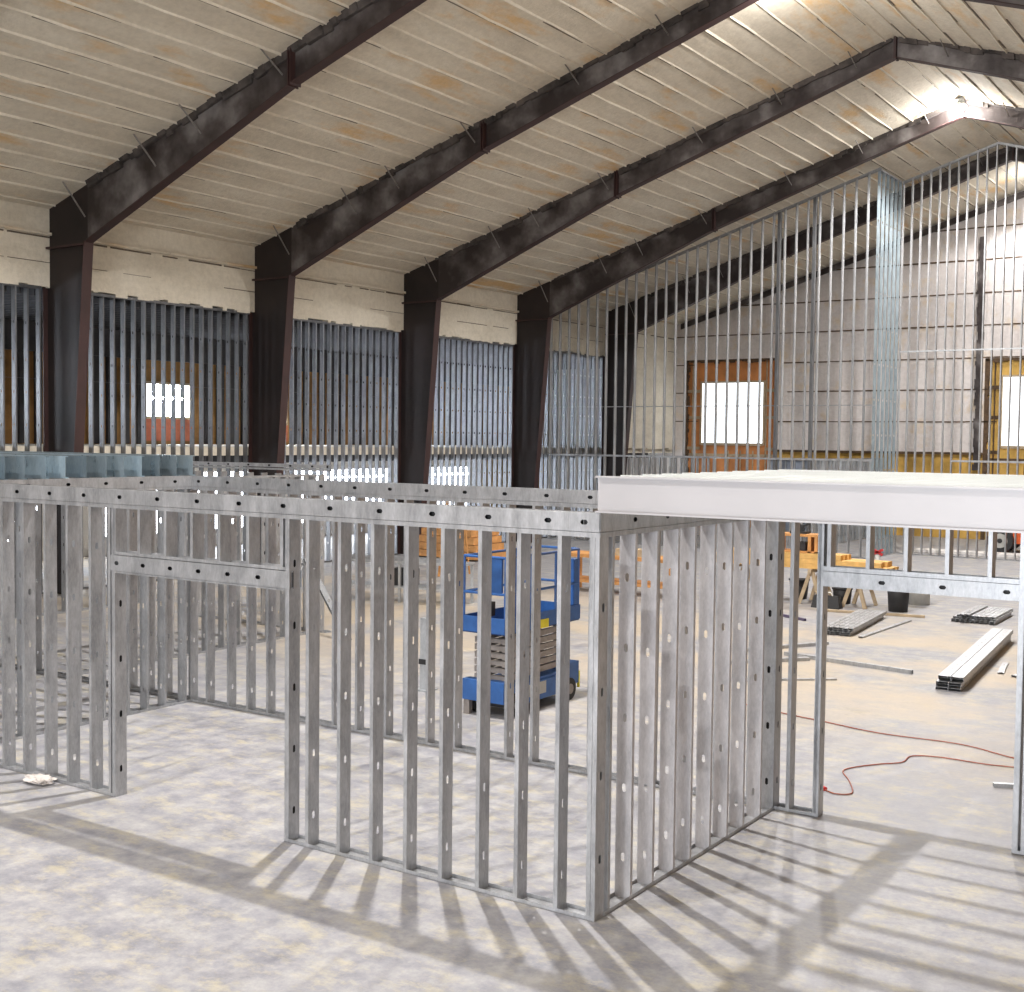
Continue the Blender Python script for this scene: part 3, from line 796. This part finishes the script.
MB().box(.20, .37, .86, 1.0, 1.45, 2.15).build('control_box', BLUE, lift)
MB().box(-.10, .12, -1.0, -.90, 1.46, 1.66).build('battery_tray', BLACK, lift)
MB().box(.381, .386, -.14, .12, 1.20, 1.33).build('warning_sticker', YELLOW, lift)
MB().box(.361, .366, -.5, .1, .22, .40).build('side_label', GREYPLAST, lift)
MB().box(.33, .37, 1.05, 1.07, .14, .40).build('yellow_corner', YELLOW, lift)

# ------------------------------------------------------------------ loose steel stock on the floor
def stack(name, label, loc, rz, rows, L, wd=.092, h=.04, mat=GALV_FAR, holes=True):
    t = thing(name, label, 'steel stack', loc, rz)
    me = channel_mesh('stud', L, wd, h - .004, .008, GALV, -1, kn(L, .3, .45) if holes else (), .0025, .014, .03)
    me.transform(Matrix(((0, 1, 0, 0), (0, 0, 1, 0), (1, 0, 0, 0), (0, 0, 0, 1))))   # length along y, web flat on top
    for r, (n, off, dy) in enumerate(rows):
        for i in range(n):
            put('stud', me, t, (off + i * (wd + .012), dy + random.uniform(-.03, .03), (r + 1) * h))
    return t
stack('steel_stud_stack', 'long neat stack of galvanised studs lying along the open floor at right', (-5.41, 20.4, 0), .085, [(2, 0, 0), (2, 0, .05), (2, .01, .0), (2, .03, .1), (2, .04, 0)], 6.0, wd=.19, h=.048)
stack('steel_stud_stack', 'short wide bundle of galvanised studs beyond the long stack', (-7.25, 28.5, 0), .02, [(9, 0, 0), (9, 0, 0), (9, .02, .05), (8, .1, .1), (2, .2, -.05)], 1.9)
stack('steel_stud_stack', 'low stack of studs on the floor in front of the sawhorses', (-8.97, 24.9, 0), .09, [(6, 0, 0), (6, .0, 0), (6, .05, .05), (6, .05, .05)], 3.2)
def loose(label, a, b, wd=.09, h=.035, mat=GALV, name='steel_stud', cat='steel stud'):
    a, b = Vector((*a, 0)), Vector((*b, 0)); L = (b - a).length
    me = channel_mesh('stud', L, wd, h, .008, mat, -1, kn(L, .3, .45), .0025, .014, .03)
    me.transform(Matrix(((0, 1, 0, -wd / 2), (0, 0, 1, 0), (1, 0, 0, h), (0, 0, 0, 1))))
    o = put(name, me, None, a, (0, 0, math.atan2(-(b - a).x, (b - a).y)))
    return tag(o, label, cat)
loose('single stud lying beside the low stack in front of the sawhorses', (-8.12, 24.9), (-8.02, 28.0))
loose('long galvanised channel lying across the floor, ending near the tan dirt', (-8.6, 22.0), (-6.11, 21.56), .07, .07)
loose('short flat channel lying left of the opening, in front of the long one', (-8.6, 18.9), (-6.99, 20.22), .08, .03)
loose('upper of two parallel channels on the floor seen between the wall and the jamb', (-9.4, 21.9), (-8.4, 23.7), .12, .06)
loose('lower of two parallel channels on the floor seen between the wall and the jamb', (-9.1, 20.5), (-8.05, 21.75), .12, .06)
loose('short offcut lying right of the long stud stack', (-5.02, 23.6), (-4.86, 22.5), .1, .03)
loose('short offcut at the right picture edge, level with the end of the long stack', (-4.6, 22.3), (-4.1, 23.3), .1, .04)
loose('thin strip lying at the right picture edge, left of its neighbour', (-4.9, 24.8), (-4.7, 26.2), .06, .03)
loose('thin strip lying at the right picture edge, right of its neighbour', (-4.72, 24.6), (-4.5, 26.0), .06, .03)
loose('grey offcut on the floor beside the right hand jamb', (-3.28, 14.98), (-2.85, 15.2), .06, .05)
loose('smaller grey offcut behind the right hand jamb, half hidden', (-3.02, 14.85), (-2.75, 15.0), .05, .04)
loose('purplish steel bar lying under the sawhorses', (-10.6, 26.9), (-9.9, 26.5), .06, .06, mat=simple('dark_purple_steel', (.10, .08, .14), .5))
o = MB().bar((-10.3, 28.3, .03), (-7.9, 28.75, .03), .10, .05).build('wood_plank', TAN_WOOD); tag(o, 'tan wooden plank lying on the floor behind the low stud stack', 'plank')

# cords
def smooth_path(p, n=8):
    out = []
    q = [p[0]] + list(p) + [p[-1]]
    for i in range(1, len(q) - 2):
        for k in range(n):
            t = k / n; a, b, c_, d = q[i - 1], q[i], q[i + 1], q[i + 2]
            out.append(tuple(.5 * (2 * b[j] + (c_[j] - a[j]) * t + (2 * a[j] - 5 * b[j] + 4 * c_[j] - d[j]) * t * t + (3 * b[j] - a[j] - 3 * c_[j] + d[j]) * t ** 3) for j in range(2)))
    out.append(p[-1]); return [(x, y, .012) for x, y in out]
t = thing('extension_cord', 'orange red extension cord curling on the floor beside the opening', 'cord')
MB().tube(smooth_path([(-4.85, 13.68), (-4.67, 13.58), (-4.53, 13.72), (-4.72, 14.19), (-4.93, 14.58), (-4.87, 14.85), (-4.67, 15.17), (-4.47, 15.43), (-4.46, 15.81), (-4.15, 15.97), (-3.6, 15.96), (-3.27, 16.02), (-2.4, 16.2), (-3.37, 16.49), (-4.12, 16.83), (-5.18, 16.81), (-6.08, 17.04), (-6.8, 17.22), (-7.6, 17.5)]), .008, 6).build('cable', CORD, t, True)
MB().tube([(-4.90, 13.72, .02), (-4.82, 13.66, .02)], .028, 10).build('socket_end', RED, t)

# ------------------------------------------------------------------ sawhorses, lumber, saw
def sawhorse(x, y, label, rz=0):
    t = thing('sawhorse', label, 'sawhorse', (x, y, 0), rz)
    MB().box(-.045, .045, -.5, .5, .78, .87).build('top_beam', TAN_WOOD, t)
    for sx in (-1, 1):
        for sy_ in (-1, 1): MB().bar((sx * .28, sy_ * .42, 0), (sx * .03, sy_ * .36, .80), .05, .09).build('leg', TAN_WOOD, t)
    return t
sawhorse(-10.85, 29.75, 'wooden sawhorse under the left end of the yellow lumber pile')
sawhorse(-9.75, 29.75, 'wooden sawhorse under the right end of the yellow lumber pile')
sawhorse(-12.9, 29.75, 'wooden sawhorse hidden partly by the near room studs, under the lumber')
n = 0
rowname = ['bottom', 'middle', 'top']
for r in range(3):
    for q in range(4 - (r == 2)):
        a = -13.4 + random.uniform(-.15, .15); b = -9.0 - .1 * r + random.uniform(-.1, .06)
        if r == 2: b -= .9
        o = MB().box(a, b, 29.40 + q * .2, 29.585 + q * .2, .875 + r * .125, .995 + r * .125).build('lumber_beam', LUMBER)
        tag(o, 'yellow pine beam in the pile on the sawhorses, %s layer, %s from the front' % (rowname[r], ['first', 'second', 'third', 'fourth'][q]), 'lumber', 'pine beams on the sawhorses')
t = thing('miter_saw_stand', 'wooden saw stand with a black saw, standing on the yellow lumber', 'saw', (-11.3, 29.75, 1.25))
fr = MB().box(-.55, .55, -.25, .25, .40, .46).box(-.55, -.47, -.25, .25, 0, .40).box(.30, .38, -.25, .25, 0, .40).box(.47, .55, -.25, .25, 0, .40).box(-.55, .55, -.25, .25, 0, .04)
fr.build('stand', LUMBER_O, t)
MB().box(-.2, .22, -.18, .18, .46, .52).tube([(0, -.05, .58), (0, .02, .58)], .12, 20).build('saw_body', BLACK, t)
MB().bar((.0, 0, .60), (.25, 0, .72), .05, .05).build('handle', BLACK, t)
MB().box(-.1, .22, -.2, .1, .05, .26).build('black_case', BLACK, t)
def bin_(name, label, x, y, r0, r1, h, mat, rim=True, cat='bin'):
    t = thing(name, label, cat, (x, y, 0))
    mb = MB(); n = 20
    prof = [(r0, 0), (r1, h), (r1 - .015, h), (r0 - .01, .02)]
    rings = [[mb.bm.verts.new((r * math.cos(2 * PI * k / n), r * math.sin(2 * PI * k / n), z)) for k in range(n)] for r, z in prof]
    for A, B in zip(rings, rings[1:]):
        for k in range(n): mb.bm.faces.new((A[k], A[(k + 1) % n], B[(k + 1) % n], B[k]))
    mb.bm.faces.new(rings[0][::-1]); mb.bm.faces.new(rings[-1])
    mb.build('body', mat, t, True)
    if rim: MB().tube([(0, 0, h - .03), (0, 0, h)], [r1 + .015, r1 + .02], 20, cap=False).build('rim', mat, t)
    return t
bin_('trash_can', 'tall black trash can on the floor right of the lumber pile', -8.72, 29.45, .22, .27, .78, BLACK)
bin_('grey_tub', 'round pale grey tub on the floor behind the black trash can', -8.70, 31.1, .26, .28, .70, GREYPLAST, cat='tub')
bin_('black_bucket', 'black bucket on the floor between the two sawhorses', -10.30, 30.1, .20, .24, .38, BLACK, cat='bucket')
bin_('black_bucket', 'black bucket on the floor left of the left sawhorse', -11.50, 30.3, .20, .25, .5, BLACK, cat='bucket')
t = thing('tool_bag', 'low black tool bag with a pale handle on the floor under the lumber', 'bag', (-10.3, 29.0, 0))
mb = MB().hexa([(-.35, -.15, 0), (.35, -.15, 0), (.35, .15, 0), (-.35, .15, 0)], [(-.30, -.07, .3), (.30, -.07, .3), (.30, .07, .3), (-.30, .07, .3)]); mb.build('bag_body', BLACK, t)
MB().tube([(-.15, -.03, .29), (-.1, -.03, .38), (.1, -.03, .38), (.15, -.03, .29)], .015, 8).build('handle', PVC, t)
bin_('red_pail', 'small red pail on the floor left of the sawhorses', -11.75, 29.2, .08, .10, .22, RED, cat='pail')
t = thing('grey_bowl', 'small grey bowl like cover lying on the floor behind the lumber', 'cover', (-9.35, 36.6, 0))
MB().tube([(0, 0, 0), (0, 0, .12), (0, 0, .2)], [.3, .26, .12], 16).build('shell', GREYPLAST, t, True)
t = thing('safety_stand', 'small red topped white stand at the foot of the tall studs', 'stand', (-13.05, 41.6, 0))
MB().tube([(0, 0, 0), (0, 0, .22)], .08, 12).build('post', PVC, t); MB().bar((-.17, 0, .22), (.17, 0, .40), .1, .08).bar((-.17, 0, .40), (.17, 0, .22), .1, .08).build('head', RED, t)
# wooden benches and lumber seen through the studs
def bench(x, y, L, D, h, label, mat, rz=0):
    t = thing('wood_bench', label, 'bench', (x, y, 0), rz)
    MB().box(-L / 2, L / 2, -D / 2, D / 2, h - .09, h).build('bench_top', mat, t)
    MB().box(-L / 2 + .1, L / 2 - .1, -D / 2 + .05, D / 2 - .05, .25, .33).build('shelf', mat, t)
    for sx in (-1, 1):
        for s2 in (-1, 1): MB().box(sx * (L / 2 - .08) - .05, sx * (L / 2 - .08) + .05, s2 * (D / 2 - .06) - .04, s2 * (D / 2 - .06) + .04, 0, h - .09).build('leg', mat, t)
    return t
bench(-15.6, 28.4, 3.2, .9, 1.0, 'orange wooden workbench seen through the studs right of the scissor lift', LUMBER_O)
o = MB().box(-.55, .55, -.25, .25, 0, .02).box(-.5, .5, -.2, .2, .02, .18).build('cardboard_box', TAN_WOOD); o.location = (-15.2, 28.4, 1.0); tag(o, 'flat tan box lying on the orange workbench', 'box')
for k in range(4):
    o = MB().box(-26.0 + .15 * k, -23.2 - .1 * k, 32.6, 34.2, .06 + k * .24, .28 + k * .24).build('lumber_pack', LUMBER_O)
    tag(o, 'pack of orange brown lumber far back behind the scissor lift, %s in its pile' % ['lowest', 'second lowest', 'second highest', 'highest'][k], 'lumber', 'lumber packs by the side wall')
t = thing('metal_rack', 'long low galvanised rack with dark stock, seen through the studs left of the lift', 'rack', (-19.0, 23.6, 0), .25)
for z in (.35, .95): MB().box(-1.7, 1.7, -.35, .35, z, z + .05).build('shelf', GALV_FAR, t)
for sx in (-1.65, 0, 1.65):
    for s2 in (-.3, .3): MB().box(sx - .03, sx + .03, s2 - .03, s2 + .03, 0, 1.0).build('leg', GALV_FAR, t)
for k, yy in enumerate((-.2, 0, .2)): MB().box(-1.6, 1.6 - .2 * k, yy - .05, yy + .05, 1.0, 1.07).build('channel', GALV, t)
MB().box(-.3, .3, -.2, .2, .4, .8).build('dark_crate', BLACK, t)
t = thing('step_ladder', 'wooden step ladder standing open behind the studs left of the lift', 'ladder', (-21.5, 29.0, 0), .3)
for sx in (-.3, .3):
    MB().bar((sx, -.5, 0), (sx * .7, 0, 2.4), .04, .08).build('rail', LUMBER_O, t); MB().bar((sx, .5, 0), (sx * .7, 0, 2.4), .03, .05).build('rear_rail', LUMBER_O, t)
for k in range(7):
    f_ = (k + 1) / 8; MB().box(-.28, .28, -.5 * (1 - f_) - .04, -.5 * (1 - f_) + .04, 2.4 * f_, 2.4 * f_ + .03).build('step', GALV_FAR, t)
MB().box(-.22, .22, -.08, .08, 2.38, 2.45).build('top_cap', LUMBER_O, t)
t = thing('jack_post', 'short grey post with a red and dark clamp, standing left of the lift', 'post', (-11.98, 15.41, 0))
MB().box(-.06, .06, -.06, .06, 0, 1.15).build('post', GALV_FAR, t); MB().box(-.14, .14, -.14, .14, 0, .02).build('foot_plate', GALV_FAR, t)
MB().box(-.07, .09, -.08, .08, .42, .50).build('clamp', BLACK, t); MB().tube([(.08, 0, .2), (.08, 0, .44)], .03, 8).build('red_cable', CORD, t)
o = channel_mesh('steel_stud', 1.9, WEB, FL, .012, GALV_DARK, -1, kn(1.9)); o = put('steel_stud', o, None, (-15.96, 18.05, .05), (0, 0, 0))
o.rotation_euler = (0, -.639, 0); tag(o, 'loose grey stud leaning diagonally as a brace behind the near room', 'steel stud')
# debris
random.seed(3)
bmx = bmesh.new(); bmesh.ops.create_icosphere(bmx, subdivisions=3, radius=.12)
for v in bmx.verts:
    v.co *= random.uniform(.6, 1.25); v.co.z = v.co.z * .35 + .045; v.co.x *= 1.8
me = bpy.data.meshes.new('crumpled_paper'); bmx.to_mesh(me); bmx.free(); me.materials.append(PAPER)
o = put('crumpled_paper', me, None, (-12.25, 8.62, 0)); tag(o, 'crumpled white scrap lying at the foot of the left stud wall', 'debris')

# machine beyond the tall wall
t = thing('telehandler', 'orange wheeled machine parked beyond the tall wall, one grey tyre showing', 'machine', (-9.6, 48.6, 0))
for yy in (-.6, .8):
    for xx in (-.9, 1.4):
        wv = MB().tube([(xx, yy - .15, .45), (xx, yy + .15, .45)], .45, 24).build('wheel', RUBBER, t)
        MB().tube([(xx, yy - .17, .45), (xx, yy - .14, .45)], .27, 18).build('rim', GREYPLAST, wv)
        MB().tube([(xx, yy - .19, .45), (xx, yy - .16, .45)], .09, 12).build('hub', BLACK, wv)
MB().box(-.5, 2.0, -.5, .7, .35, 1.1).build('body', ORANGE, t)
MB().box(-1.2, -.4, -.45, .65, .5, .72).build('front_frame', BLACK, t)
for a, b, l in ((-13.2, -8.2, 'pale board lying flat on the floor just behind the tall wall'),):
    o = MB().box(a, b, 46.3, 47.2, 0, .08).build('insulation_board', WHITE_WALL); tag(o, l, 'board')
